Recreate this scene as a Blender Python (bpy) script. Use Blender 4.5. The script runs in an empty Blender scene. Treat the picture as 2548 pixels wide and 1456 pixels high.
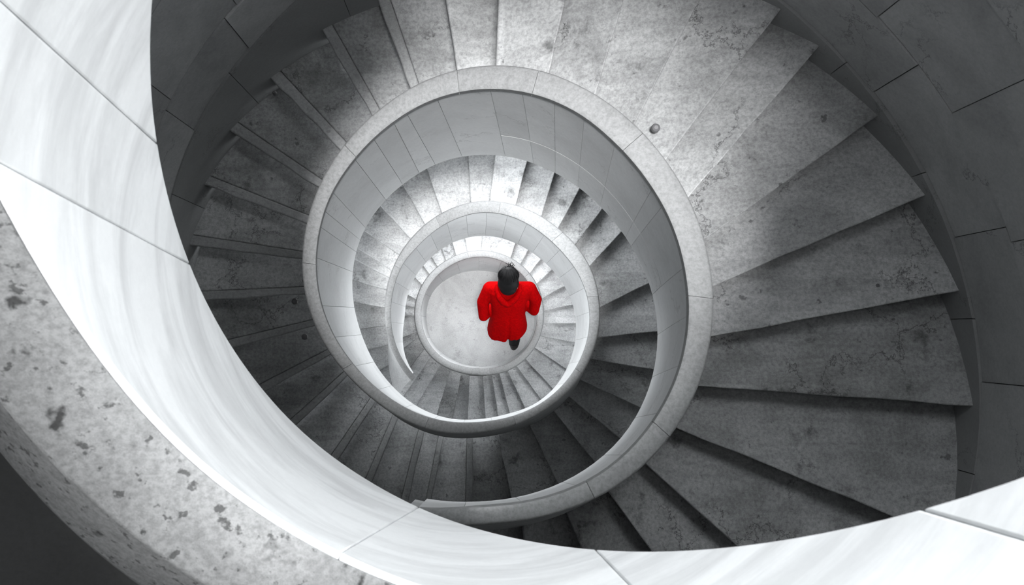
import bpy, bmesh, math, random
import numpy as np
from mathutils import Vector, Matrix
random.seed(7)
# ---------------------------------------------------------------- camera
W, H = 2548, 1456
F = 2300.0                                  # focal length in pixels
TX, TY = -0.0433, 0.0359                    # small tilt off the plumb line
AX, AY = 0.001, 0.186                       # well axis seen from the camera's plumb line
ZC = 11.01                                  # camera height above the ground floor
scene = bpy.context.scene
COL = scene.collection
cx_, sx_, cy_, sy_ = math.cos(TX), math.sin(TX), math.cos(TY), math.sin(TY)
RM = np.array([[cy_, 0, sy_], [0, 1, 0], [-sy_, 0, cy_]]) @ np.array([[1, 0, 0], [0, cx_, -sx_], [0, sx_, cx_]])
cam = bpy.data.cameras.new('camera')
camo = bpy.data.objects.new('camera', cam); COL.objects.link(camo)
cam.sensor_width = 36.0; cam.lens = 36.0 * F / W; cam.clip_start = 0.02
rot = Matrix([list(map(float, r)) for r in RM.T]).to_4x4()
camo.matrix_world = Matrix.Translation((-AX, -AY, ZC)) @ rot
cam.dof.use_dof = True; cam.dof.focus_distance = 7.5; cam.dof.aperture_fstop = 11.0
scene.camera = camo
# ---------------------------------------------------------------- world, lights, exposure
wd = bpy.data.worlds.new('world'); scene.world = wd; wd.use_nodes = True
wd.node_tree.nodes['Background'].inputs[0].default_value = (0.9, 0.95, 1.0, 1)
wd.node_tree.nodes['Background'].inputs[1].default_value = 0.03
vs = scene.view_settings
vs.view_transform = 'Standard'; vs.look = 'None'; vs.gamma = 1.0; vs.use_curve_mapping = False
vs.exposure = 0.0


def area(name, loc, target, size, power, size_y=None, spread=180):
    l = bpy.data.lights.new(name, 'AREA'); l.energy = power; l.size = size
    if size_y: l.shape = 'RECTANGLE'; l.size_y = size_y
    else: l.shape = 'DISK'
    l.spread = math.radians(spread)
    o = bpy.data.objects.new(name, l); COL.objects.link(o)
    o.location = loc
    o.rotation_euler = (Vector(target) - Vector(loc)).to_track_quat('-Z', 'Y').to_euler()
    return o


SKY_C = (0.15, -0.24); SKY_R = 0.78; CEIL_Z = ZC + 2.6
area('skylight_daylight', (SKY_C[0], SKY_C[1], CEIL_Z - 0.03), (SKY_C[0], SKY_C[1], 0), 2 * SKY_R, 35)
sl = bpy.data.lights.new('sun', 'SUN'); sl.energy = 13.0; sl.angle = math.radians(12)
sun = bpy.data.objects.new('sun', sl); COL.objects.link(sun)
sun.rotation_euler = Vector((-.008, .065, -1)).to_track_quat('-Z', 'Y').to_euler()


# ---------------------------------------------------------------- photo pixel -> place
def ray(px, py):
    q = np.array([(px - W / 2) / F, -(py - H / 2) / F, -1.0]) @ RM
    return q / -q[2]


def atz(px, py, z):                          # plan point about the well axis at depth -z below the camera
    w = ray(px, py)
    return np.array([w[0] * -z - AX, w[1] * -z - AY])


def P3(px, py, h):                           # pixel + height above the ground floor -> world point
    q = atz(px, py, h - ZC)
    return Vector((q[0], q[1], h))


def ang(x, y, near=None):
    a = math.degrees(math.atan2(x, -y))
    if near is not None: a += 360 * round((near - a) / 360)
    return a


def cyl(phi, r, z):                          # z counted from the camera level
    a = math.radians(phi)
    return Vector((r * math.sin(a), -r * math.cos(a), z + ZC))


# ---------------------------------------------------------------- curves of the stair (angle 0 = image bottom, 90 = right)
K15 = np.arange(-15, 691, 15.0)
rA_ = np.array([.715,.664,.681,.699,.71,.711,.707,.703,.702,.706,.718,.736,.755,.765,.762,.752,.746,.74,.736,.728,.711,.693,.683,.687,.687,.68,.679,.684,.693,.699,.702,.7,.698,.687,.678,.679,.686,.69,.686,.679,.676,.678,.686,.697,.717,.74,.765,.79])
rB_ = np.array([.672,.623,.639,.652,.654,.648,.639,.628,.623,.622,.632,.654,.672,.685,.689,.686,.685,.688,.684,.676,.662,.647,.64,.639,.637,.633,.639,.649,.655,.657,.653,.641,.622,.601,.594,.601,.613,.619,.614,.609,.611,.63,.643,.659,.682,.707,.729,.752])
rC_ = np.array([.95,.928,.915,.903,.878,.835,.779,.715,.662,.632,.628,.644,.666,.686,.695,.693,.693,.694,.693,.692,.701,.723,.75,.778,.794,.798,.806,.826,.818,.784,.742,.695,.647,.611,.595,.6,.615,.626,.628,.626,.625,.632,.642,.657,.692,.756,.83,.903])
zc_ = np.array([-2.44,-2.31,-2.39,-2.46,-2.54,-2.61,-2.69,-2.77,-2.85,-2.93,-3.01,-3.09,-3.17,-3.26,-3.35,-3.45,-3.55,-3.65,-3.76,-3.87,-3.98,-4.1,-4.22,-4.35,-4.47,-4.6,-4.72,-4.85,-4.98,-5.11,-5.24,-5.37,-5.5,-5.63,-5.76,-5.89,-6.02,-6.15,-6.28,-6.4,-6.53,-6.65,-6.78,-6.9,-7.02,-7.15,-7.27,-7.39])
zC_ = np.array([-4.14,-4.1,-4.05,-4.01,-3.96,-3.92,-3.88,-3.83,-3.84,-3.9,-4.02,-4.2,-4.36,-4.51,-4.61,-4.7,-4.77,-4.84,-4.96,-5.11,-5.33,-5.57,-5.82,-6.07,-6.32,-6.58,-6.77,-6.88,-6.91,-6.87,-6.83,-6.78,-6.81,-6.91,-7.08,-7.33,-7.56,-7.76,-7.89,-7.98,-8.05,-8.09,-8.16,-8.25,-8.47,-8.72,-8.99,-9.27])


def spline(kn, v):
    h = kn[1] - kn[0]; n = len(v)
    g = lambda j: 2 * v[0] - v[1] if j < 0 else (2 * v[-1] - v[-2] if j >= n else v[j])
    def f(x):
        t = (x - kn[0]) / h; i = min(max(int(math.floor(t)), 0), n - 2); u = t - i
        a, b, c, e = g(i - 1), g(i), g(i + 1), g(i + 2)
        return .5 * (2 * b + (c - a) * u + (2 * a - 5 * b + 4 * c - e) * u * u + (3 * b - a - 3 * c + e) * u ** 3)
    return f


def interp(xs, ys, period=None):             # smooth resampling of an uneven table
    xs = np.array(xs, float); ys = np.array(ys, float)
    kn = np.arange(xs[0], xs[-1] + 1e-6, 7.5)
    v = np.interp(kn, xs, ys)
    for _ in range(3): v = np.convolve(np.pad(v, 1, 'edge' if not period else 'wrap'), [.25, .5, .25], 'valid')
    f = spline(kn, v)
    return (lambda x: f((x - xs[0]) % 360 + xs[0])) if period else f


rA, rB, rC, zc, zC = [spline(K15, a) for a in (rA_, rB_, rC_, zc_, zC_)]
# eccentric outer wall of the stair tower
rW = interp([-30, 0, 30, 65, 76, 89, 101, 113, 125, 150, 180, 210, 224, 236, 248, 270, 300, 330],
            [1.98, 2.16, 2.24, 2.15, 2.035, 1.91, 1.80, 1.69, 1.606, 1.48, 1.40, 1.385, 1.425, 1.476, 1.53, 1.60, 1.72, 1.98], period=True)
# upper parapet ring
R0 = 0.62


def on_radius(px, py, R):
    w = ray(px, py); a = w[0] ** 2 + w[1] ** 2; b = -2 * (w[0] * AX + w[1] * AY); c = AX ** 2 + AY ** 2 - R * R
    t = (-b + math.sqrt(b * b - 4 * a * c)) / (2 * a); x, y = w[0] * t - AX, w[1] * t - AY
    return ang(x, y), -t


def tab(pts, R, lo, hi):
    q = sorted(on_radius(x, y, R) for x, y in pts)
    return interp([a for a, _ in lo] + [a for a, _ in q] + [a for a, _ in hi], [z for _, z in lo] + [z for _, z in q] + [z for _, z in hi])


C0 = [(385,0),(377,120),(380,240),(394,370),(423,481),(452,577),(490,692),(535,783),(581,856),(662,970),(737,1053),(831,1131),(960,1209),(1035,1256),(1192,1307),(1310,1339),(1448,1358),(1616,1368),(1830,1357),(2022,1323),(2224,1284),(2375,1245),(2548,1191)]
B0 = [(0,447),(48,538),(135,692),(208,809),(280,908),(363,1006),(446,1095),(545,1188),(675,1271),(805,1349),(1000,1442)]
zC0 = tab(C0, R0, [(-170, -.85), (-145, -1.15)], [(66, -.72), (80, -.5)])
zB0 = tab(B0, R0, [(-170, -.2), (-145, -.42), (-120, -.76)], [(0, -1.54), (15, -1.28), (30, -.95), (50, -.45), (66, -.1), (80, .1)])
rA0 = interp([-170, -72, -60, -40, 0, 80], [.80, .80, .80, .79, .78, .76])
rS0 = interp([-170, -60, -42, 80], [.93, .93, .91, .88])

# ---------------------------------------------------------------- materials
def nt(name):
    m = bpy.data.materials.new(name); m.use_nodes = True
    t = m.node_tree; b = t.nodes['Principled BSDF']
    return m, t, b


def N(t, kind, **kw):
    n = t.nodes.new(kind)
    for k, v in kw.items():
        if k in n.inputs: n.inputs[k].default_value = v
        else: setattr(n, k, v)
    return n


def ramp(t, src, stops):
    r = t.nodes.new('ShaderNodeValToRGB')
    e = r.color_ramp.elements
    while len(e) < len(stops): e.new(0.5)
    for k, (p, v) in enumerate(stops):
        e[k].position = p; e[k].color = (v, v, v, 1) if not isinstance(v, tuple) else (*v, 1)
    t.links.new(src, r.inputs[0]); return r.outputs[0]


def mult(t, a, b, fac=1.0, mode='MULTIPLY'):
    m = t.nodes.new('ShaderNodeMix'); m.data_type = 'RGBA'; m.blend_type = mode
    m.inputs[0].default_value = fac
    t.links.new(a, m.inputs[6]); t.links.new(b, m.inputs[7]); return m.outputs[2]


def stone(name, base, rough=.75, spots=.0, cracks=.0, scale=1.0, mott=.25, grain=.3, streak=0.0, blobs=False, bump=.25, spec=.3, percell=.06, ring=False):
    """grey stone: mottled tone, fine grain, dark pits, hairline cracks, long streaks"""
    m, t, b = nt(name)
    tc = N(t, 'ShaderNodeTexCoord'); oi = N(t, 'ShaderNodeObjectInfo')
    add = N(t, 'ShaderNodeVectorMath', operation='ADD')
    sc = N(t, 'ShaderNodeVectorMath', operation='SCALE'); sc.inputs['Scale'].default_value = 37.0
    cb = N(t, 'ShaderNodeCombineXYZ')
    for i in range(3): t.links.new(oi.outputs['Random'], cb.inputs[i])
    t.links.new(cb.outputs[0], sc.inputs[0])
    t.links.new(tc.outputs['Object'], add.inputs[0]); t.links.new(sc.outputs[0], add.inputs[1])
    vec = add.outputs[0]
    def noise(s, det=6, rg=.6, dist=0.0, v=vec):
        n = N(t, 'ShaderNodeTexNoise', Scale=s * scale, Detail=det, Roughness=rg, Distortion=dist)
        t.links.new(v, n.inputs['Vector']); return n.outputs['Fac']
    col = ramp(t, noise(2.2, 8, .65, .6), [(.30, base * (1 - mott)), (.52, base), (.74, min(1, base * (1 + mott * .6)))])
    g = ramp(t, noise(70, 3, .8), [(.3, 1 - grain), (.62, 1.0)])
    col = mult(t, col, g)
    # tone of each single stone
    rn = N(t, 'ShaderNodeMapRange'); rn.inputs[3].default_value = 1 - percell; rn.inputs[4].default_value = 1 + percell
    t.links.new(oi.outputs['Random'], rn.inputs[0])
    cc = N(t, 'ShaderNodeCombineColor')
    for i in range(3): t.links.new(rn.outputs[0], cc.inputs[i])
    col = mult(t, col, cc.outputs[0])
    hgt = noise(26, 8, .75)
    if streak:
        if ring:                                # veins that run along the curve of the ring
            sp = N(t, 'ShaderNodeSeparateXYZ'); t.links.new(tc.outputs['Object'], sp.inputs[0])
            at = N(t, 'ShaderNodeMath', operation='ARCTAN2'); ny = N(t, 'ShaderNodeMath', operation='MULTIPLY'); ny.inputs[1].default_value = -1.0; t.links.new(sp.outputs[1], ny.inputs[0]); t.links.new(sp.outputs[0], at.inputs[0]); t.links.new(ny.outputs[0], at.inputs[1])
            zz = N(t, 'ShaderNodeMath', operation='MULTIPLY'); zz.inputs[1].default_value = 7.0; t.links.new(sp.outputs[2], zz.inputs[0])
            mp = N(t, 'ShaderNodeCombineXYZ'); t.links.new(at.outputs[0], mp.inputs[0]); t.links.new(zz.outputs[0], mp.inputs[1]); t.links.new(oi.outputs['Random'], mp.inputs[2])
        else:
            mp = N(t, 'ShaderNodeMapping'); mp.inputs['Scale'].default_value = (1.0, 9.0, 6.0); mp.inputs['Rotation'].default_value = (0, 0, .7)
            t.links.new(vec, mp.inputs[0])
        s = ramp(t, noise(1.3, 6, .6, .5 if ring else 1.2, mp.outputs[0]), [(.36, 1 - streak), (.56, 1.0)])
        col = mult(t, col, s)
    if spots:
        p = ramp(t, noise(5.5, 5, .7), [(.30, 1 - spots), (.40, 1.0)])
        col = mult(t, col, p)
        q = ramp(t, noise(17, 3, .65), [(.27, 1 - spots), (.335, 1.0)])
        col = mult(t, col, q)
    if blobs:
        vo = N(t, 'ShaderNodeTexVoronoi', Scale=8.0); nz = N(t, 'ShaderNodeTexNoise', Scale=22.0, Detail=4.0)
        t.links.new(vec, nz.inputs['Vector'])
        off = N(t, 'ShaderNodeVectorMath', operation='MULTIPLY_ADD'); off.inputs[1].default_value = (.12, .12, .12)
        t.links.new(nz.outputs['Color'], off.inputs[0]); t.links.new(vec, off.inputs[2]); t.links.new(off.outputs[0], vo.inputs['Vector'])
        sel = N(t, 'ShaderNodeSeparateColor'); t.links.new(vo.outputs['Color'], sel.inputs[0])
        rad = N(t, 'ShaderNodeMapRange'); rad.inputs[1].default_value = .35; rad.inputs[2].default_value = 1.0; rad.inputs[3].default_value = -.02; rad.inputs[4].default_value = .25
        t.links.new(sel.outputs[0], rad.inputs[0])
        su = N(t, 'ShaderNodeMath', operation='SUBTRACT'); t.links.new(vo.outputs['Distance'], su.inputs[0]); t.links.new(rad.outputs[0], su.inputs[1])
        col = mult(t, col, ramp(t, su.outputs[0], [(.0, .20), (.09, 1.0)]))
        f = ramp(t, noise(40, 3, .6), [(.33, .35), (.40, 1.0)]); col = mult(t, col, f)
    if cracks:
        vo = N(t, 'ShaderNodeTexVoronoi', feature='DISTANCE_TO_EDGE', Scale=2.1 * scale)
        nz = N(t, 'ShaderNodeTexNoise', Scale=3.5, Detail=7.0, Roughness=.7); t.links.new(vec, nz.inputs['Vector'])
        off = N(t, 'ShaderNodeVectorMath', operation='MULTIPLY_ADD'); off.inputs[1].default_value = (.5, .5, .5)
        t.links.new(nz.outputs['Color'], off.inputs[0]); t.links.new(vec, off.inputs[2]); t.links.new(off.outputs[0], vo.inputs['Vector'])
        line = ramp(t, vo.outputs['Distance'], [(.0, .0), (.010, 1.0)])
        mask = ramp(t, noise(1.9, 2, .5), [(.50, 1.0), (.58, 0.0)])       # where 1 there is no crack
        mx = N(t, 'ShaderNodeMix'); mx.data_type = 'RGBA'; mx.blend_type = 'LIGHTEN'; mx.inputs[0].default_value = 1
        t.links.new(line, mx.inputs[6]); t.links.new(mask, mx.inputs[7])
        c2 = ramp(t, mx.outputs[2], [(.0, 1 - cracks), (1.0, 1.0)])
        col = mult(t, col, c2)
        hm = N(t, 'ShaderNodeMath', operation='MULTIPLY'); t.links.new(hgt, hm.inputs[0]); t.links.new(c2, hm.inputs[1]); hgt = hm.outputs[0]
    tint = N(t, 'ShaderNodeRGB'); tint.outputs[0].default_value = (.975, .99, 1.0, 1)
    col = mult(t, col, tint.outputs[0])
    t.links.new(col, b.inputs['Base Color'])
    b.inputs['Roughness'].default_value = rough; b.inputs['Specular IOR Level'].default_value = spec
    bp = N(t, 'ShaderNodeBump', Strength=bump, Distance=.006); t.links.new(hgt, bp.inputs['Height']); t.links.new(bp.outputs[0], b.inputs['Normal'])
    return m


def plain(name, rgb, rough=.6, spec=.4, noise=0.0, sheen=0.0):
    m, t, b = nt(name)
    b.inputs['Roughness'].default_value = rough; b.inputs['Specular IOR Level'].default_value = spec
    n = N(t, 'ShaderNodeTexNoise', Scale=55.0, Detail=4.0)
    tc = N(t, 'ShaderNodeTexCoord'); t.links.new(tc.outputs['Object'], n.inputs['Vector'])
    lo = tuple(c * (1 - noise) for c in rgb)
    t.links.new(ramp(t, n.outputs['Fac'], [(.35, lo), (.65, tuple(rgb))]), b.inputs['Base Color'])
    if sheen: b.inputs['Sheen Weight'].default_value = sheen
    return m


M_TREAD = stone('worn_grey_stone', .49, rough=.5, spots=.55, cracks=.7, mott=.42, grain=.42, bump=.7, percell=.14, streak=.18)
M_NOSE = stone('worn_grey_nosing_stone', .40, rough=.6, spots=.3, cracks=.5, mott=.25, grain=.3, bump=.4)
M_PANEL = stone('pale_smooth_stone', .64, rough=.7, spots=.05, cracks=.35, mott=.12, grain=.08, bump=.12, percell=.05)
M_MARBLE = stone('white_veined_marble', .90, rough=.55, streak=.2, ring=True, mott=.05, grain=.03, bump=.05, percell=.02)
M_COPE = stone('grey_granular_coping_stone', .26, rough=.8, spots=.15, mott=.14, grain=.3, bump=.5)
M_COPE0 = stone('lichen_spotted_pale_granite', .27, rough=.85, spots=.35, mott=.34, grain=.4, blobs=True, bump=.5)
M_CORE = stone('parapet_core_stone', .45, rough=.8, mott=.2)
M_WALL = stone('dark_grey_wall_stone', .44, rough=.75, cracks=.6, mott=.26, grain=.15, bump=.25, percell=.08, spots=.1)
M_SKIRT = stone('smooth_grey_skirting_stone', .30, rough=.7, cracks=.4, mott=.12, grain=.1, bump=.1)
M_FLOOR = stone('pale_ground_floor_stone', .35, rough=.6, spots=.3, mott=.2, grain=.2, bump=.3, cracks=.4, scale=1.6)
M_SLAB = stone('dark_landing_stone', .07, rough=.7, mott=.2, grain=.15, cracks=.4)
M_CEIL = stone('grey_ceiling_plaster', .45, rough=.9, mott=.1, grain=.1)
M_COAT = plain('red_wool_coat', (.27, .0, .0006), .9, .03, .3)
M_HAIR = plain('black_hair', (.004, .004, .0045), .6, .15, .5)
M_TROU = plain('black_trousers', (.008, .008, .009), .8, .2, .3)
M_BOOT = plain('black_boot_leather', (.008, .008, .008), .4, .5, .3)
M_SKIN = plain('skin', (.55, .36, .27), .55, .4, .08)
M_EYE = plain('dark_eye', (.02, .015, .012), .2, .5)
M_METAL = plain('window_frame_metal', (.12, .12, .125), .4, .5)


def emis(name, rgb, s):
    m, t, b = nt(name)
    b.inputs['Base Color'].default_value = (.8, .8, .8, 1)
    b.inputs['Emission Color'].default_value = (*rgb, 1); b.inputs['Emission Strength'].default_value = s
    return m


# ---------------------------------------------------------------- mesh helpers
def mesh_obj(name, verts, faces, mat, parent=None, smooth=30, origin=None):
    me = bpy.data.meshes.new(name)
    o3 = Vector(origin) if origin is not None else Vector((0, 0, 0))
    me.from_pydata([tuple(Vector(v) - o3) for v in verts], [], faces)
    me.materials.append(mat)
    bm = bmesh.new(); bm.from_mesh(me); bmesh.ops.recalc_face_normals(bm, faces=bm.faces); bm.to_mesh(me); bm.free()
    if smooth:
        me.shade_smooth(); me.set_sharp_from_angle(angle=math.radians(smooth))
    o = bpy.data.objects.new(name, me); COL.objects.link(o)
    o.location = o3
    if parent is not None: o.parent = parent
    return o


def empty(name, label, cat, loc=(0, 0, 0), kind=None, group=None):
    o = bpy.data.objects.new(name, None); COL.objects.link(o); o.location = loc; o.empty_display_size = .2
    tag(o, label, cat, kind, group); return o


def tag(o, label=None, cat=None, kind=None, group=None):
    if label: o['label'] = label
    if cat: o['category'] = cat
    if kind: o['kind'] = kind
    if group: o['group'] = group
    return o


def sweep(name, phis, prof, mat, parent, closed=False, smooth=35):
    """prof: list of functions phi -> (r, z); closed profile swept round the axis"""
    n = len(prof); V = []; Fc = []
    for p in phis:
        for f in prof:
            r, z = f(p); V.append(cyl(p, r, z))
    m = len(phis)
    for i in range(m if closed else m - 1):
        a, b = i * n, ((i + 1) % m) * n
        for k in range(n):
            k2 = (k + 1) % n; Fc.append((a + k, a + k2, b + k2, b + k))
    if not closed:
        Fc.append(tuple(range(n))); Fc.append(tuple((m - 1) * n + k for k in range(n)))
    return mesh_obj(name, V, Fc, mat, parent, smooth)


def patch(name, bf, u0, u1, v0, v1, mat, parent, t=.014, nu=5, nv=3, gap=0.0, out=None, smooth=30):
    """a curved stone slab: bf(u, v) -> front point; pushed back by t away from the axis"""
    V = []; n1 = (nu + 1) * (nv + 1)
    fr = [[bf(u0 + (u1 - u0) * i / nu, v0 + (v1 - v0) * j / nv) for i in range(nu + 1)] for j in range(nv + 1)]
    back = []
    for j in range(nv + 1):
        for i in range(nu + 1):
            p = fr[j][i]; d = Vector((p.x, p.y, 0)).normalized(); V.append(p); back.append(p + d * t)
    V += back; Fc = []
    ix = lambda i, j, s: s * n1 + j * (nu + 1) + i
    for j in range(nv):
        for i in range(nu):
            Fc.append((ix(i, j, 0), ix(i + 1, j, 0), ix(i + 1, j + 1, 0), ix(i, j + 1, 0)))
            Fc.append((ix(i, j, 1), ix(i, j + 1, 1), ix(i + 1, j + 1, 1), ix(i + 1, j, 1)))
    for i in range(nu):
        for j in (0, nv): Fc.append((ix(i, j, 0), ix(i, j, 1), ix(i + 1, j, 1), ix(i + 1, j, 0)))
    for j in range(nv):
        for i in (0, nu): Fc.append((ix(i, j, 0), ix(i, j + 1, 0), ix(i, j + 1, 1), ix(i, j, 1)))
    return mesh_obj(name, V, Fc, mat, parent, smooth)


# ================================================================ THE SETTING
# ground floor inside the well and around it
V = []; Fc = []; n = 96
for k in range(n):
    V.append(cyl(k * 360 / n, 2.5, -ZC))
for k in range(n): V.append(cyl(k * 360 / n, 2.5, -ZC - .15))
Fc = [tuple(range(n)), tuple(range(2 * n - 1, n - 1, -1))] + [(k, (k + 1) % n, n + (k + 1) % n, n + k) for k in range(n)]
tag(mesh_obj('floor', V, Fc, M_FLOOR), 'pale speckled stone ground floor at the bottom of the well', 'floor', 'structure')

# outer wall of the tower: a core with stone slabs set against it
phw = [k * 5 for k in range(72)]
wall = sweep('wall_outer', phw, [lambda p: (rW(p) + .03, -ZC - .1), lambda p: (rW(p) + .03, CEIL_Z - ZC), lambda p: (rW(p) + .2, CEIL_Z - ZC), lambda p: (rW(p) + .2, -ZC - .1)], M_WALL, None, closed=True)
tag(wall, 'dark grey curved stone wall around the stairs, faced with slabs', 'wall', 'structure')


def zt(p):
    if p <= 180: return -3.40 - .035 * (180 - p) / 12
    return -3.40 - .2 * (p - 180) / 12


def sk(p): return zt(p) + (.13 if p < 150 else .13 + .05 * min(1, (p - 150) / 60.0))


bnd = [sk, lambda p: sk(p) + .36, lambda p: sk(p) + .86, lambda p: sk(p) + 1.36, lambda p: sk(p) + 1.9]
# skirting stones following the stairs
e = [25, 46, 69, 86, 104, 121, 139, 160, 182, 205, 229, 252, 275, 298]
for a, b in zip(e, e[1:]):
    patch('skirting_stone', lambda u, v: cyl(u, rW(u) - .012, sk(u) - v * .75), a + .05, b - .05, .0, 1., M_SKIRT, wall, t=.05, nu=6, nv=1)
for c in range(4):
    lo, hi = bnd[c], bnd[c + 1]
    u = 22 + c * 7
    while u < 296:
        du = random.uniform(13, 21) if c else random.uniform(16, 24)
        sl = random.uniform(-2.2, 2.2) if c else 0
        patch('wall_slab', lambda q, v, lo=lo, hi=hi: cyl(q, rW(q) + .0 + .006 * ((c * 7 + int(u)) % 3 - 1), lo(q) * (1 - v) + hi(q) * v), u + .06, u + du - .06, .006, .994, M_WALL, wall, t=.03, nu=5, nv=1)
        u += du

# ceiling with a round skylight over the well
V = []; Fc = []; n = 72
for k in range(n):
    a = 2 * math.pi * k / n
    V += [cyl(math.degrees(a), rW(math.degrees(a)) + .2, CEIL_Z - ZC), Vector((SKY_C[0] + SKY_R * math.sin(a), SKY_C[1] - SKY_R * math.cos(a), CEIL_Z)),
          cyl(math.degrees(a), rW(math.degrees(a)) + .2, CEIL_Z - ZC + .2), Vector((SKY_C[0] + SKY_R * math.sin(a), SKY_C[1] - SKY_R * math.cos(a), CEIL_Z + .2))]
for k in range(n):
    a, b = 4 * k, 4 * ((k + 1) % n)
    Fc += [(a, b, b + 1, a + 1), (a + 2, a + 3, b + 3, b + 2), (a + 1, b + 1, b + 3, a + 3), (a, a + 2, b + 2, b)]
tag(mesh_obj('ceiling', V, Fc, M_CEIL), 'grey plaster ceiling with a round skylight opening over the well', 'ceiling', 'structure')

# ================================================================ STAIRS
R1 = [((1407,0),(1365,180)),((1551,0),(1484,231)),((1741,0),(1581,307)),((1895,85),(1658,395)),((2027,128),(1716,490)),((2170,299),(1756,597)),((2292,490),(1772,712)),((2370,728),(1769,838)),((2405,1010),(1740,961)),((2219,1284),(1686,1066)),((1823,1350),(1608,1156)),((1613,1360),(1522,1234)),((1445,1358),(1415,1290)),((1305,1345),(1303,1322)),((1185,1345),(1195,1310)),((1060,1330),(1090,1290))]
L1 = [((1258,0),(1248,161)),((1111,0),(1138,171)),((953,0),(1030,212)),((776,10),(935,281)),((635,140),(852,362)),((525,283),(797,458)),((455,430),(765,545)),((455,598),(752,635)),((511,739),(755,723)),((581,856),(779,804)),((657,966),(817,878)),((735,1048),(859,931)),((841,1133),(929,998)),((925,1182),(984,1036)),((1013,1227),(1050,1067)),((1067,1240),(1098,1081)),((1170,1248),(1170,1087))]
R2 = [((1312,403),(1283,510)),((1381,428),(1348,540)),((1442,471),(1390,568)),((1500,520),(1431,611)),((1549,574),(1466,664)),((1620,703),(1500,762)),((1637,826),(1497,839)),((1627,921),(1485,896)),((1594,1016),(1458,952)),((1543,1092),(1423,993)),((1481,1152),(1380,1026)),((1388,1203),(1318,1062)),((1271,1238),(1240,1085)),((1160,1250),(1160,1087))]
L2 = [((1242,384),(1225,500)),((1166,388),(1172,503)),((1063,421),(1100,531)),((1003,461),(1058,557)),((947,512),(1021,594)),((906,574),(995,634)),((894,621),(970,671)),((883,646),(966,689)),((878,697),(962,721)),((881,751),(960,766)),((894,819),(962,811)),((912,872),(970,857)),((953,916),(988,898)),((993,950),(1013,935))]
R3 = [((1283,606),(1270,642)),((1315,623),(1296,657)),((1347,645),(1318,680)),((1375,671),(1335,708)),((1403,713),(1349,744)),((1425,759),(1354,774)),((1434,805),(1352,806)),((1430,853),(1343,836)),((1409,919),(1329,865)),((1375,968),(1307,893)),((1346,995),(1285,912)),((1308,1020),(1262,923)),((1267,1025),(1242,930)),((1239,1032),(1222,932)),((1208,1042),(1200,935)),((1163,1048),(1168,935))]
L3 = [((1248,592),(1237,630)),((1199,586),(1198,623)),((1156,592),(1163,626)),((1126,605),(1135,636)),((1099,620),(1110,650)),((1074,641),(1088,664)),((1053,662),(1069,684)),((1033,692),(1051,709)),((1015,735),(1035,746)),((1011,762),(1033,766)),((1009,785),(1032,786)),((1011,837),(1038,826)),((1019,856),(1042,840)),((1026,908),(1054,871)),((1043,931),(1073,888)),((1067,957),(1096,907)),((1103,978),(1121,919)),((1135,996),(1148,927)),((1167,1033),(1173,932))]


class Line:                                   # front edge of a step in plan
    def __init__(s, pr, z):
        s.o = atz(*pr[0], z); s.i = atz(*pr[1], z); s.d = (s.o - s.i) / np.linalg.norm(s.o - s.i)
    def at(s, r):                             # point where the edge reaches radius r
        b = s.i @ s.d; c = s.i @ s.i - r * r; D = max(b * b - c, 0)
        return s.i + s.d * (-b + math.sqrt(D))


stair = empty('spiral_staircase', 'worn grey stone spiral stairs winding down around the well', 'staircase', (0, 0, ZC - 3.4))


def wallr(lin, rmax, near):                   # radius of the tower wall along the edge
    if rmax is not None: return rmax
    r = 1.6
    for _ in range(25):
        q = lin.at(r); r = .5 * r + .5 * (rW(ang(q[0], q[1])) + .02)
    return r


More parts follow.
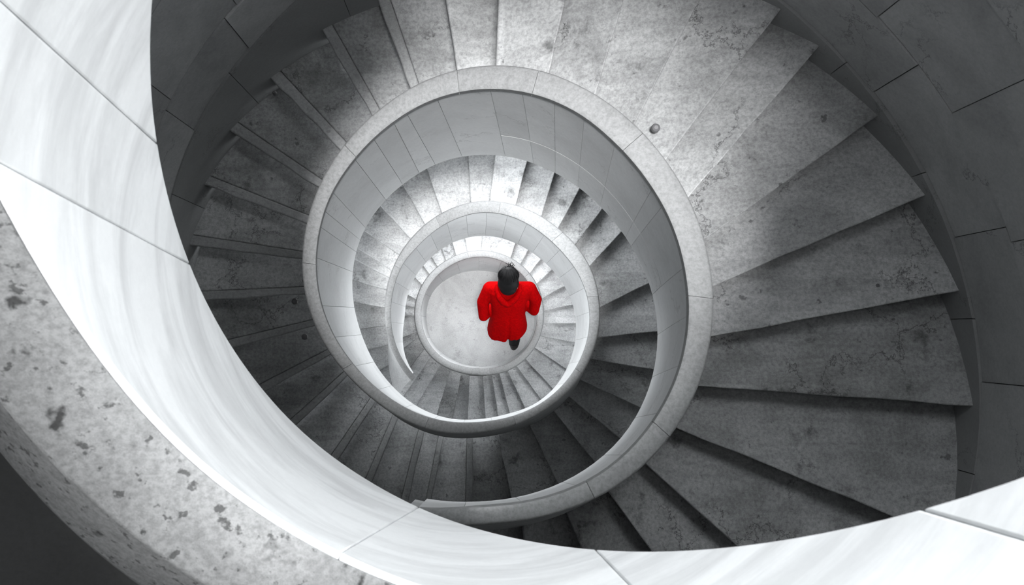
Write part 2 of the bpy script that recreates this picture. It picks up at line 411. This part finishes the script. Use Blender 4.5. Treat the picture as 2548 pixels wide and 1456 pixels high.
def step(front, back, z, inner, rmax, near, tilt, nose, over=.02, thick=.14, sgn=1):
    """one tread slab between two edge lines, with a nosing stone along its front edge"""
    nr = 8
    def edge(lin):
        q = lin.at(.9); ph = ang(q[0], q[1], near)
        ri = inner(ph); ro = wallr(lin, rmax, near)
        return [lin.at(ri + (ro - ri) * k / nr) for k in range(nr + 1)]
    f, b = edge(front), edge(back)
    rows = []
    tn = .12 if nose else 0.0
    spl = [-.12, 0, .34, .67, 1 - tn]
    rg = random.Random(int(abs(z) * 1000) + int(near * 7))
    V = []; m = nr + 1
    for s in spl:
        for k in range(m):
            q = b[k] + (f[k] - b[k]) * s
            if s == spl[-1] and not nose and 0 < k < nr:
                q = q + np.array([rg.uniform(-.003, .003), rg.uniform(-.003, .003)])
            V.append(Vector((q[0], q[1], z + ZC + tilt * (max(s, 0) - .5))))
    top = len(V)
    V += [Vector((v.x, v.y, v.z - thick)) for v in V[:top]]
    Fc = []
    nsp = len(spl)
    for j in range(nsp - 1):
        for k in range(nr):
            a = j * m + k
            Fc.append((a, a + 1, a + m + 1, a + m)); Fc.append((top + a, top + a + m, top + a + m + 1, top + a + 1))
    for k in range(nr):
        for j in (0, nsp - 1): a = j * m + k; Fc.append((a, top + a, top + a + 1, a + 1))
    for j in range(nsp - 1):
        for k in (0, nr): a = j * m + k; Fc.append((a, a + m, top + a + m, top + a))
    tr = mesh_obj('tread', V, Fc, M_TREAD, stair, 30)
    # origin of each tread at its middle, so the grain differs from step to step
    c = sum((Vector(v) for v in V[:top]), Vector()) / top
    tr.data.transform(Matrix.Translation(-c)); tr.location = c - stair.location
    bv = tr.modifiers.new('bevel', 'BEVEL'); bv.width = .006; bv.segments = 2; bv.limit_method = 'ANGLE'
    if nose:
        V = []; 
        prof = [(1 - tn + .004, .0, 0), (1, over, 0), (1, over, -.05), (1, .0, -.055), (1, .0, -thick), (1 - tn + .004, 0, -thick)]
        for k in range(m):
            dv = f[k] - b[k]; L = max(np.linalg.norm(dv), 1e-6); u = dv / L
            j = rg.uniform(-.004, .004) if 0 < k < nr else 0
            for s, ov, dz in prof:
                q = b[k] + dv * s + u * (ov + (j if s == 1 else 0)); V.append(Vector((q[0], q[1], z + ZC + tilt * (s - .5) + dz)))
        n = len(prof); Fc = [tuple(range(n)), tuple((m - 1) * n + i for i in range(n))]
        for k in range(nr):
            for i in range(n):
                i2 = (i + 1) % n; Fc.append((k * n + i, k * n + i2, (k + 1) * n + i2, (k + 1) * n + i))
        no = mesh_obj('nosing', [v - c for v in V], Fc, M_NOSE, tr, 30)
        bv = no.modifiers.new('bevel', 'BEVEL'); bv.width = .006; bv.segments = 2; bv.limit_method = 'ANGLE'
    return tr


def inner_helix(off):
    def f(ph):
        ph = min(max(ph, -15), 690)
        z = off(ph) - .15; a = (zc(ph) - z) / (zc(ph) - zC(ph)); a = min(max(a, 0), 1.1)
        return max(rB(ph) * (1 - a) + rC(ph) * a, rA(ph) - .03 if a < .6 else 0) + (.03 if a < .5 else .075)
    return f


def flight(lines, first_back, z0, rise, inner, rmax, near, tilt, nose, over=.02):
    prev = first_back; k = 0
    Ls = [Line(p, z0 - rise * (i + .0) + tilt * .5) for i, p in enumerate(lines)]
    for i, l in enumerate(Ls):
        step(l, prev, z0 - rise * i, inner, rmax, near(i), tilt, nose(i), over)
        prev = l
    return Ls


ninf = lambda i: False
in1 = inner_helix(lambda p: zt(p))
zt2 = lambda p: -6.35 - .035 * (540 - p) / 12 if p <= 540 else -6.35 - .22 * (p - 540) / 12
in2 = inner_helix(zt2)
# summit step of the upper turn, then the two flights falling away from it
bk = Line(L1[0], -3.40)
flight(R1, bk, -3.40, .035, in1, None, lambda i: 180 - 12 * i, .12, ninf)
flight(L1, Line(R1[0], -3.6), -3.60, .19, inner_helix(lambda p: -3.63 - .19 * (p - 180) / 12), None, lambda i: 185 + 12 * i, .0, lambda i: i >= 2)
bk = Line(L2[0], -6.35)
flight(R2, bk, -6.35, .035, in2, None, lambda i: 540 - 12 * i, .07, ninf)
flight(L2, Line(R2[0], -6.45), -6.45, .14, in2, None, lambda i: 545 + 11 * i, .0, ninf)
i3 = lambda p: .69
bk = Line(L3[0], -10.3)
flight(R3, bk, -10.30, .030, i3, 1.36, lambda i: 180 - 12 * i, .03, ninf)
flight(L3, Line(R3[0], -10.33), -10.33, .027, i3, 1.36, lambda i: 185 + 10 * i, .02, ninf)

# small dark domes marking dark spots on a few treads
for px, py, z, r in ((733, 750, -4.98, .017), (758, 838, -5.17, .018), (2183, 713, -3.62, .013), (683, 231, -4.19, .010), (1632, 318, -3.46, .017)):
    V = []; Fc = []; c = atz(px, py, z)
    for j, (rr, h) in enumerate(((1, -.012), (1, .0), (.85, .005), (.45, .009))):
        for k in range(12): V.append(Vector((c[0] + r * rr * math.cos(k * math.pi / 6), c[1] + r * rr * math.sin(k * math.pi / 6), z + ZC + h)))
    for j in range(3):
        for k in range(12): Fc.append((j * 12 + k, j * 12 + (k + 1) % 12, (j + 1) * 12 + (k + 1) % 12, (j + 1) * 12 + k))
    Fc += [tuple(range(12)), tuple(36 + k for k in range(12))]
    mesh_obj('stud', [v - stair.location for v in V], Fc, M_METAL, stair)

# ================================================================ PARAPETS
# ---- spiral parapet between the stairs and the well
par = empty('stone_parapet', 'pale stone parapet with grey coping spiralling down inside the stairs', 'parapet', (0, 0, 0))
P_END = 677
ph = [x for x in np.arange(-17, P_END + .1, 3.0)]
def taper(p): return min(1.0, max(0.0, (P_END + 2 - p) / 45.0))          # runs out to a thin tip
zc2 = lambda p: zc(p)
sweep('core', ph, [lambda p: (rB(p) + .014, zc(p) - .04), lambda p: (rA(p) - .004, zc(p) - .04),
                   lambda p: (rA(p) + .012, zc(p) - .10), lambda p: (max(rA(p) + .012, rC(p) + .13), zC(p) * taper(p) + (zc(p) - .12) * (1 - taper(p))),
                   lambda p: (rC(p) * taper(p) + rB(p) * (1 - taper(p)) + .014, zC(p) * taper(p) + (zc(p) - .12) * (1 - taper(p)))], M_CORE, par)
# coping stones
cj = [-17, 26, 48, 83, 131, 164, 186, 224, 262, 300, 338, 376, 414, 452, 490, 528, 566, 604, 642, P_END]
for a, b in zip(cj, cj[1:]):
    q = np.linspace(a + .06, b - .06, max(5, int((b - a) / 2.5)))
    cp = sweep('coping_stone', q, [lambda p: (rB(p) + .012, zc(p) - .05), lambda p: (rB(p) - .002, zc(p) - .045), lambda p: (rB(p) - .003, zc(p) - .007), lambda p: (rB(p) + .005, zc(p)),
                              lambda p: (rA(p) - .008, zc(p)), lambda p: (rA(p), zc(p) - .007), lambda p: (rA(p) + .010, zc(p) - .06), lambda p: (rA(p) - .01, zc(p) - .075)], M_COPE, par, smooth=50)
# facing slabs on the well side
J1 = [((1630,466),(1565,588)),((1655,510),(1580,610)),((1534,355),(1500,510)),((1457,290),(1437,465)),((1383,247),(1383,428)),((1301,226),(1328,405)),((1221,217),(1258,384)),((1087,240),(1150,389)),((1012,280),(1083,409)),((978,301),(1045,434)),((930,345),(1003,460)),((881,393),(960,497)),((824,475),(910,567)),((805,523),(896,597)),((793,562),(886,627)),((787,640),(879,677)),((800,760),(880,765))]


def solve_phi(px, py, zf, near):
    p = near
    for _ in range(50):
        q = atz(px, py, zf(p)); n = ang(q[0], q[1], p); p += .6 * (n - p)
    return p


js = []
for (t, b_) in J1:
    near = ang(t[0] - 1240, -(t[1] - 790), 180)
    js.append((solve_phi(*t, zc, near), solve_phi(*b_, zC, near)))
js.sort()
jl = [(a, a + (js[0][1] - js[0][0]) * max(0, 1 - (js[0][0] - a) / 60)) for a in np.arange(-17, js[0][0] - 6, 13.5)]
jr = [(a, a + (js[-1][1] - js[-1][0]) * max(0, 1 - (a - js[-1][0]) / 50)) for a in np.arange(js[-1][0] + 12, P_END - 20, 13.0)]
joints = jl + js + jr
joints += [(P_END - 3, P_END - 3)]


def wall_pt(j0, j1):
    def f(u, v):
        a = j0[0] + (j1[0] - j0[0]) * u; c = j0[1] + (j1[1] - j0[1]) * u
        p = a + (c - a) * v; p = min(max(p, -14), 689)
        k = taper(p)
        zl = zC(p) * k + (zc(p) - .12) * (1 - k); rl = rC(p) * k + rB(p) * (1 - k)
        return cyl(p, rB(p) * (1 - v) + rl * v, (zc(p) - .045) * (1 - v) + zl * v)
    return f


for k, (j0, j1) in enumerate(zip(joints, joints[1:])):
    mid = .5 * (j0[0] + j1[0]); g = .06 / max(j1[0] - j0[0], 1.0)
    if 100 < mid < 172:
        patch('facing_slab', wall_pt(j0, j1), g, 1 - g, .0, .615, M_PANEL, par, nu=4, nv=2)
        patch('facing_slab', wall_pt(j0, j1), g, 1 - g, .622, 1., M_PANEL, par, nu=4, nv=2)
    else:
        patch('facing_slab', wall_pt(j0, j1), g, 1 - g, 0., 1., M_PANEL, par, nu=4, nv=3)

# ---- ring at the foot of the well
curb = empty('well_curb', 'low white stone curb ring enclosing the ground floor at the foot of the well', 'curb', (0, 0, 0))
Z3 = -10.21
rA3 = interp([0, 27, 46, 71, 104, 130, 150, 180, 211, 230, 255, 284, 311, 331, 345, 359], [.648, .68, .698, .71, .718, .733, .728, .722, .704, .709, .711, .702, .692, .666, .648, .648], period=True)
rB3 = lambda p: rA3(p) - .068
rF3 = interp([0, 23, 43, 60, 73, 100, 150, 175, 212, 228, 240, 278, 300, 328, 348, 359], [.59, .60, .631, .660, .672, .66, .575, .545, .573, .600, .628, .622, .625, .594, .583, .59], period=True)
zt3 = lambda p: -10.9
for k in range(6):
    q = np.linspace(k * 60 + 10.1, k * 60 + 69.9, 22)
    sweep('coping_stone', q, [lambda p: (rB3(p) + .012, Z3 - .05), lambda p: (rB3(p) - .003, Z3 - .045), lambda p: (rB3(p) - .003, Z3 - .008), lambda p: (rB3(p) + .006, Z3),
                              lambda p: (rA3(p) - .008, Z3), lambda p: (rA3(p), Z3 - .008), lambda p: (rA3(p) + .012, Z3 - .09), lambda p: (rA3(p) - .01, Z3 - .1)], M_COPE, curb, smooth=50)
sweep('core', [k * 5 for k in range(72)], [lambda p: (rB3(p) + .016, Z3 - .045), lambda p: (rA3(p) - .006, Z3 - .045), lambda p: (rA3(p) + .01, -ZC), lambda p: (rF3(p) + .016, -ZC)], M_CORE, curb, closed=True)
for k in range(16):
    a = k * 22.5
    def f3(u, v, a=a):
        p = a + 22.5 * u
        return cyl(p, rB3(p) * (1 - v) + rF3(p) * v, (Z3 - .045) * (1 - v) + (-ZC + .001) * v)
    patch('facing_slab', f3, .004, .996, 0, 1, M_PANEL, curb, nu=5, nv=2, t=.014)

# ---- upper gallery parapet close under the camera
gal = empty('gallery_parapet', 'white marble parapet with lichen-spotted granite coping around the top of the well', 'parapet', (0, 0, 0))
q0 = list(np.arange(-166, 78.1, 2.5))
j0s = [(-166, -166), (-140, -134), (-112.5, -105.5), (-93.5, -86.5), (-23.0, -13.5), (24.5, 20.0), (55, 52), (78, 78)]


def wall0(j0, j1):
    def f(u, v):
        a = j0[0] + (j1[0] - j0[0]) * u; c = j0[1] + (j1[1] - j0[1]) * u; p = a + (c - a) * v
        return cyl(p, R0 + .002 * v, (zB0(p) - .01) * (1 - v) + zC0(p) * v)
    return f


for a, b in zip(j0s, j0s[1:]):
    g = .045 / (b[0] - a[0]) * 1.6
    pn = patch('facing_slab', wall0(a, b), g, 1 - g, 0., 1., M_MARBLE, gal, t=.02, nu=max(5, int((b[0] - a[0]) / 2.2)), nv=5)
    bv = pn.modifiers.new('bevel', 'BEVEL'); bv.width = .003; bv.segments = 2; bv.limit_method = 'ANGLE'; bv.angle_limit = 1.0
sweep('coping', q0, [lambda p: (R0 + .022, zB0(p) - .06), lambda p: (R0 + .022, zB0(p) - .012), lambda p: (R0 + .012, zB0(p) - .004), lambda p: (R0 + .02, zB0(p)), lambda p: (rA0(p) - .012, zB0(p) - .003), lambda p: (rA0(p), zB0(p) - .014), lambda p: (rA0(p), zB0(p) - .06)], M_COPE0, gal, smooth=50)
sweep('core', q0, [lambda p: (R0 + .02, zB0(p) - .05), lambda p: (rA0(p) - .012, zB0(p) - .05), lambda p: (rA0(p) - .012, zC0(p) + .02), lambda p: (R0 + .02, zC0(p) + .02)], M_CORE, gal)
sweep('shoulder', q0, [lambda p: (rA0(p) - .014, zB0(p) - .055), lambda p: (rS0(p) + .03, zB0(p) - .24), lambda p: (rS0(p) + .06, zB0(p) - .30), lambda p: (rS0(p) + .06, zC0(p) + .03), lambda p: (rA0(p) - .014, zC0(p) + .03)], M_COPE0, gal, smooth=40)
# landing behind it
cl = lambda p: min(p, 79)
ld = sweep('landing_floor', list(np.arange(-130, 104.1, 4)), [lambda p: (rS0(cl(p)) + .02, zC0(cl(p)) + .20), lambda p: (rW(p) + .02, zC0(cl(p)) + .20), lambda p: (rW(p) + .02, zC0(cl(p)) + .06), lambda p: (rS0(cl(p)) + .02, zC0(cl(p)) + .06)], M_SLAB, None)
tag(ld, 'dark stone landing floor outside the white marble parapet', 'landing', 'structure')

# ================================================================ FILL LIGHTS added out of view, framed like glazing
def fill_window(idx, phi, z0, z1, half, strength):
    p0 = cyl(phi, rW(phi) - .06, 0); a = math.radians(phi)
    root = empty('window_%d' % idx, 'tall daylit window in the curved stone wall beside the lower stairs', 'window', (0, 0, 0), 'structure')  # added light source, hidden from the camera
    nrm = Vector((-math.sin(a), math.cos(a), 0)); tan = Vector((math.cos(a), math.sin(a), 0))
    base = Vector((p0.x, p0.y, 0))
    def box(name, u0, u1, w0, w1, d0, d1, mat, parent):
        V = [base + tan * u + nrm * dd + Vector((0, 0, w + ZC)) for dd in (d0, d1) for w in (w0, w1) for u in (u0, u1)]
        Fc = [(0, 1, 3, 2), (4, 6, 7, 5), (0, 4, 5, 1), (2, 3, 7, 6), (0, 2, 6, 4), (1, 5, 7, 3)]
        return mesh_obj(name, V, Fc, mat, parent, 0)
    for nme, q in (('jamb', (-half - .05, -half, z0, z1)), ('jamb', (half, half + .05, z0, z1)), ('sill', (-half - .07, half + .07, z0 - .06, z0)), ('head', (-half - .05, half + .05, z1, z1 + .06))):
        box(nme, q[0], q[1], q[2], q[3], -.04, .05, M_METAL, root)
    box('mullion', -.015, .015, z0, z1, -.02, .03, M_METAL, root)
    em = emis('daylit_pane_%d' % idx, (.95, .98, 1.0), strength)  # glow of the added fill light
    for u0, u1 in ((-half, -.015), (.015, half)): box('pane', u0, u1, z0, z1, -.01, .0, em, root)


fill_window(1, 184, -5.95, -4.3, .5, 11)  # added to brighten the middle turn
fill_window(3, 155, -1.2, .9, .75, 11.5)  # added above the view to brighten the marble parapet
fill_window(4, 285, -7.25, -5.85, .38, 7)  # added to brighten the dim left treads of the middle turn
fill_window(5, 74, -9.6, -8.3, .5, 9)  # added to brighten the well wall on the opposite side
fill_window(2, 182, -9.9, -7.2, .5, 16)  # added to brighten the lowest turn and the floor

# ================================================================ PERSON
def tube(V, Fc, pts, rad, seg=14, squash=None):
    """tapered limb through pts, closed with rounded ends"""
    pts = [Vector(p) for p in pts]
    # extra rings for the round ends
    P = [pts[0] + (pts[0] - pts[1]).normalized() * rad[0] * .85, pts[0] + (pts[0] - pts[1]).normalized() * rad[0] * .5] + pts + \
        [pts[-1] + (pts[-1] - pts[-2]).normalized() * rad[-1] * .5, pts[-1] + (pts[-1] - pts[-2]).normalized() * rad[-1] * .85]
    Rr = [rad[0] * .45, rad[0] * .85] + list(rad) + [rad[-1] * .85, rad[-1] * .45]
    base = len(V); up = None
    for i, p in enumerate(P):
        d = (P[min(i + 1, len(P) - 1)] - P[max(i - 1, 0)]).normalized()
        if up is None: up = d.orthogonal().normalized()
        up = (up - d * up.dot(d)).normalized(); sd = d.cross(up)
        for k in range(seg):
            a = 2 * math.pi * k / seg; V.append(p + (up * math.cos(a) + sd * math.sin(a)) * Rr[i])
    m = len(P)
    for i in range(m - 1):
        for k in range(seg):
            k2 = (k + 1) % seg; Fc.append((base + i * seg + k, base + i * seg + k2, base + (i + 1) * seg + k2, base + (i + 1) * seg + k))
    Fc.append(tuple(base + k for k in range(seg))); Fc.append(tuple(base + (m - 1) * seg + k for k in range(seg)))


def ellip(V, Fc, c, ax, nu=20, nv=12):
    """ellipsoid; ax = three axis vectors"""
    base = len(V); c = Vector(c)
    for j in range(1, nv):
        t = math.pi * j / nv
        for i in range(nu):
            f = 2 * math.pi * i / nu
            V.append(c + ax[0] * math.sin(t) * math.cos(f) + ax[1] * math.sin(t) * math.sin(f) + ax[2] * math.cos(t))
    a = len(V); V.append(c + ax[2]); V.append(c - ax[2])
    for j in range(nv - 2):
        for i in range(nu):
            i2 = (i + 1) % nu; Fc.append((base + j * nu + i, base + j * nu + i2, base + (j + 1) * nu + i2, base + (j + 1) * nu + i))
    for i in range(nu):
        i2 = (i + 1) % nu; Fc.append((a, base + i2, base + i)); Fc.append((a + 1, base + (nv - 2) * nu + i, base + (nv - 2) * nu + i2))


PORG = P3(1262, 812, 0.0)
def part(name, V, Fc, mat, parent, vox=None, it=4, rel=True, smooth=180):
    o = mesh_obj(name, [Vector(v) - PORG for v in V], Fc, mat, parent, smooth)
    if vox:
        r = o.modifiers.new('remesh', 'REMESH'); r.mode = 'VOXEL'; r.voxel_size = vox; r.use_smooth_shade = True
        m = o.modifiers.new('smooth', 'SMOOTH'); m.factor = .5; m.iterations = it
    return o


X = Vector((1, 0, 0))
BODY = Vector((0, .60, .80)); BACK = Vector((0, -.80, .60))             # the trunk leans forward into the stride
hd = P3(1265, 687, 1.505)
face_dir = Vector((0, .80, -.60)); crown = Vector((0, .62, .78))
V = []; Fc = []
# head with a face
ellip(V, Fc, hd, (X * .074, face_dir * .092, crown * .112))
ellip(V, Fc, hd + face_dir * .045 - crown * .060, (X * .052, face_dir * .048, crown * .055))     # jaw
tube(V, Fc, [hd + face_dir * .088 + crown * .012, hd + face_dir * .112 - crown * .022], [.009, .014], 8)  # nose
ellip(V, Fc, hd + face_dir * .092 - crown * .055, (X * .024, face_dir * .010, crown * .008))     # lips
for sx in (-1, 1): ellip(V, Fc, hd + X * sx * .077 - crown * .005, (X * .010, face_dir * .018, crown * .030))
nk = P3(1265, 719, 1.37); pel = P3(1264, 793, .92)
tube(V, Fc, [hd - crown * .07 - face_dir * .02, nk], [.055, .06])
tube(V, Fc, [nk, P3(1265, 742, 1.22) - BACK * .03, P3(1264, 770, 1.04) - BACK * .04, pel - BACK * .05], [.075, .12, .10, .095], 18)
ARM = {-1: [P3(1219, 717, 1.30), P3(1202, 752, 1.16), P3(1203, 788, 1.02), P3(1226, 766, .95), P3(1243, 749, .91)],
       1: [P3(1317, 717, 1.30), P3(1333, 746, 1.17), P3(1329, 774, 1.04), P3(1306, 755, .97), P3(1289, 741, .93)]}
for sx, a in ARM.items():
    tube(V, Fc, [nk, a[0]], [.06, .06]); tube(V, Fc, [a[0], a[1], a[2]], [.055, .048, .042]); tube(V, Fc, [a[2], a[3], a[4]], [.042, .036, .028])
    # hand: palm and five bent fingers
    fw = (a[4] - a[3]).normalized(); sd = fw.cross(Vector((0, 0, 1))).normalized(); dn = fw.cross(sd).normalized()
    if dn.z > 0: dn = -dn
    pc = a[4] + fw * .05
    ellip(V, Fc, pc, (sd * .040, fw * .052, dn * .015))
    for q, (off, L) in enumerate(((-.030, .062), (-.010, .074), (.010, .070), (.029, .055))):
        b0 = pc + fw * .042 + sd * off
        tube(V, Fc, [b0, b0 + fw * L * .5 + dn * .008, b0 + fw * L * .8 + dn * .028, b0 + fw * L * .85 + dn * .045], [.0095, .009, .0085, .0075], 8)
    b0 = pc - fw * .01 - sd * sx * .036
    tube(V, Fc, [b0, b0 - sd * sx * .02 + fw * .025 + dn * .008, b0 - sd * sx * .02 + fw * .052 + dn * .02], [.012, .0105, .009], 8)
LEG = {1: [P3(1279, 796, .90), P3(1281, 827, .50), P3(1279, 857, .13)], -1: [P3(1252, 794, .90), P3(1248, 762, .52), P3(1251, 776, .10)]}
TOE = {1: P3(1279, 842, .05), -1: P3(1250, 745, .045)}
for sx, a in LEG.items():
    tube(V, Fc, [pel - BACK * .04, a[0]], [.09, .085]); tube(V, Fc, a, [.082, .056, .040]); tube(V, Fc, [a[2], a[2] * .3 + TOE[sx] * .7], [.036, .028])
person = part('person', V, Fc, M_SKIN, None, .008, 3)
person.location = PORG
tag(person, 'person in a hooded red coat striding across the floor at the foot of the well', 'person')
V = []; Fc = []
for sx in (-1, 1): 
    V2 = []; F2 = []; ellip(V2, F2, hd + X * sx * .030 + face_dir * .082 + crown * .010, (X * .012, face_dir * .010, crown * .008), 10, 8)
    part('eye', V2, F2, M_EYE, person)
# trousers
V = []; Fc = []
tube(V, Fc, [pel + BODY * .04 - BACK * .05, pel - Vector((0, 0, .05)) - BACK * .05], [.115, .115], 18)
for sx, a in LEG.items():
    lo = a[1] * .12 + a[2] * .88
    tube(V, Fc, [a[0], a[1], lo], [.105, .078, .062])
part('trousers', V, Fc, M_TROU, person, .010, 4)
for sx, a in LEG.items():
    V = []; Fc = []
    fw = TOE[sx] - a[2]; fw.z = 0; fw.normalize(); hl = a[2] - fw * .035; hl.z = max(a[2].z - .055, .035)
    tube(V, Fc, [a[2] + Vector((0, 0, .07)) - fw * .01, a[2], hl], [.052, .050, .040])
    tube(V, Fc, [hl, hl * .45 + TOE[sx] * .55, TOE[sx]], [.040, .042, .034])
    b = part('boot', V, Fc, M_BOOT, person, .009, 3)
    V = []; Fc = []
    hl2 = hl - Vector((0, 0, .028)); tt = TOE[sx] - Vector((0, 0, .030))
    tube(V, Fc, [hl2, hl2 * .5 + tt * .5, tt], [.030, .030, .026], 10)
    part('sole', V, Fc, M_BOOT, b)
# coat: lofted body with a flared skirt, back vent, and two sleeves
rings = [(P3(1265, 715, 1.405), .075, .070, 2.0), (P3(1265, 716, 1.365), .135, .085, 2.2), (P3(1266, 720, 1.325), .215, .100, 2.6), (P3(1266, 741, 1.20), .198, .130, 2.6), (P3(1265, 765, 1.06), .178, .140, 2.5), (P3(1264, 788, .925), .190, .165, 2.4), (P3(1263, 803, .82), .208, .185, 2.4), (P3(1262, 815, .735), .222, .200, 2.4)]
V = []; Fc = []; seg = 144
for i, (c, a, b, ex) in enumerate(rings):
    k = i / (len(rings) - 1)
    tilt = max(0, (k - .45) / .55)
    for j in range(seg):
        t = 2 * math.pi * j / seg
        ct, st = math.cos(t), math.sin(t)
        x = a * math.copysign(abs(ct) ** (2 / ex), ct); y = b * math.copysign(abs(st) ** (2 / ex), st)
        if k > .5 and st > 0:                                             # folds of the skirt and the vent at the back
            w = (k - .5) / .5
            y += w * .009 * math.cos(x * 42 + 1.2) 
            y -= w * .042 * math.exp(-((x - .006) / .013) ** 2)
        p = c + X * x + BACK * y
        p += BODY * tilt * (x * .16)                                      # hem hangs lower on one side
        V.append(p)
n = len(rings)
for i in range(n - 1):
    for j in range(seg):
        j2 = (j + 1) % seg; Fc.append((i * seg + j, i * seg + j2, (i + 1) * seg + j2, (i + 1) * seg + j))
Fc.append(tuple(range(seg))); Fc.append(tuple((n - 1) * seg + j for j in range(seg)))
for sx, a in ARM.items():
    tube(V, Fc, [nk * .45 + a[0] * .55, a[0]], [.075, .073], 18)
    tube(V, Fc, [a[0], a[1], a[2]], [.074, .068, .054], 18)
    tube(V, Fc, [a[2], a[3], a[4]], [.054, .054, .048], 18)
coat = part('coat', V, Fc, M_COAT, person, .009, 5)
coat['label'] = 'red wool coat with a vent at the back'
# hood lying on the back, a folded V-shaped band
V = []; Fc = []
hp = [P3(1237, 704, 1.43), P3(1236, 718, 1.415), P3(1242, 735, 1.385), P3(1252, 747, 1.345), P3(1262, 753, 1.325), P3(1273, 747, 1.345), P3(1286, 735, 1.385), P3(1294, 718, 1.415), P3(1293, 704, 1.43)]
hp = [p + BACK * .022 for p in hp]
tube(V, Fc, hp, [.018, .026, .032, .036, .036, .036, .032, .026, .018], 12)
hp2 = [p - BODY * .045 - BACK * .020 for p in hp[1:-1]]
tube(V, Fc, hp2, [.024, .030, .034, .036, .034, .030, .024], 12)
part('hood', V, Fc, M_COAT, person, .008, 3)
# hair: a rounded bob with loose strands
V = []; Fc = []
ellip(V, Fc, hd - face_dir * .018 + crown * .012, (X * .108, face_dir * .104, crown * .124), 24, 14)
ellip(V, Fc, hd - face_dir * .050 - crown * .055, (X * .112, face_dir * .085, crown * .105), 24, 14)
ellip(V, Fc, hd - face_dir * .068 - crown * .105, (X * .092, face_dir * .075, crown * .085), 24, 14)
hair = part('hair', V, Fc, M_HAIR, person, .008, 3)
V = []; Fc = []; rg = random.Random(3)
for k in range(90):
    a = rg.uniform(-1.5, 1.5); t0 = rg.uniform(.1, .5); t1 = t0 + rg.uniform(.5, 1.1); c = hd - face_dir * .018 + crown * .012
    pts = []
    for q in range(4):
        t = t0 + (t1 - t0) * q / 3
        pts.append(c + (X * .111 * math.sin(a) * math.sin(t + .25) - face_dir * .107 * math.cos(a) * math.sin(t) + crown * .127 * math.cos(t)) * (1.0 + .02 * rg.random()))
    tube(V, Fc, pts, [.003, .004, .004, .002], 5)
for k in range(9):
    b0 = hd + crown * .11 + X * rg.uniform(-.02, .05) + face_dir * rg.uniform(-.01, .05)
    tube(V, Fc, [b0, b0 + crown * .02 + X * rg.uniform(-.015, .02), b0 + crown * .03 + face_dir * rg.uniform(.01, .03) + X * rg.uniform(-.02, .03)], [.005, .004, .002], 5)
part('loose_strands', V, Fc, M_HAIR, hair)
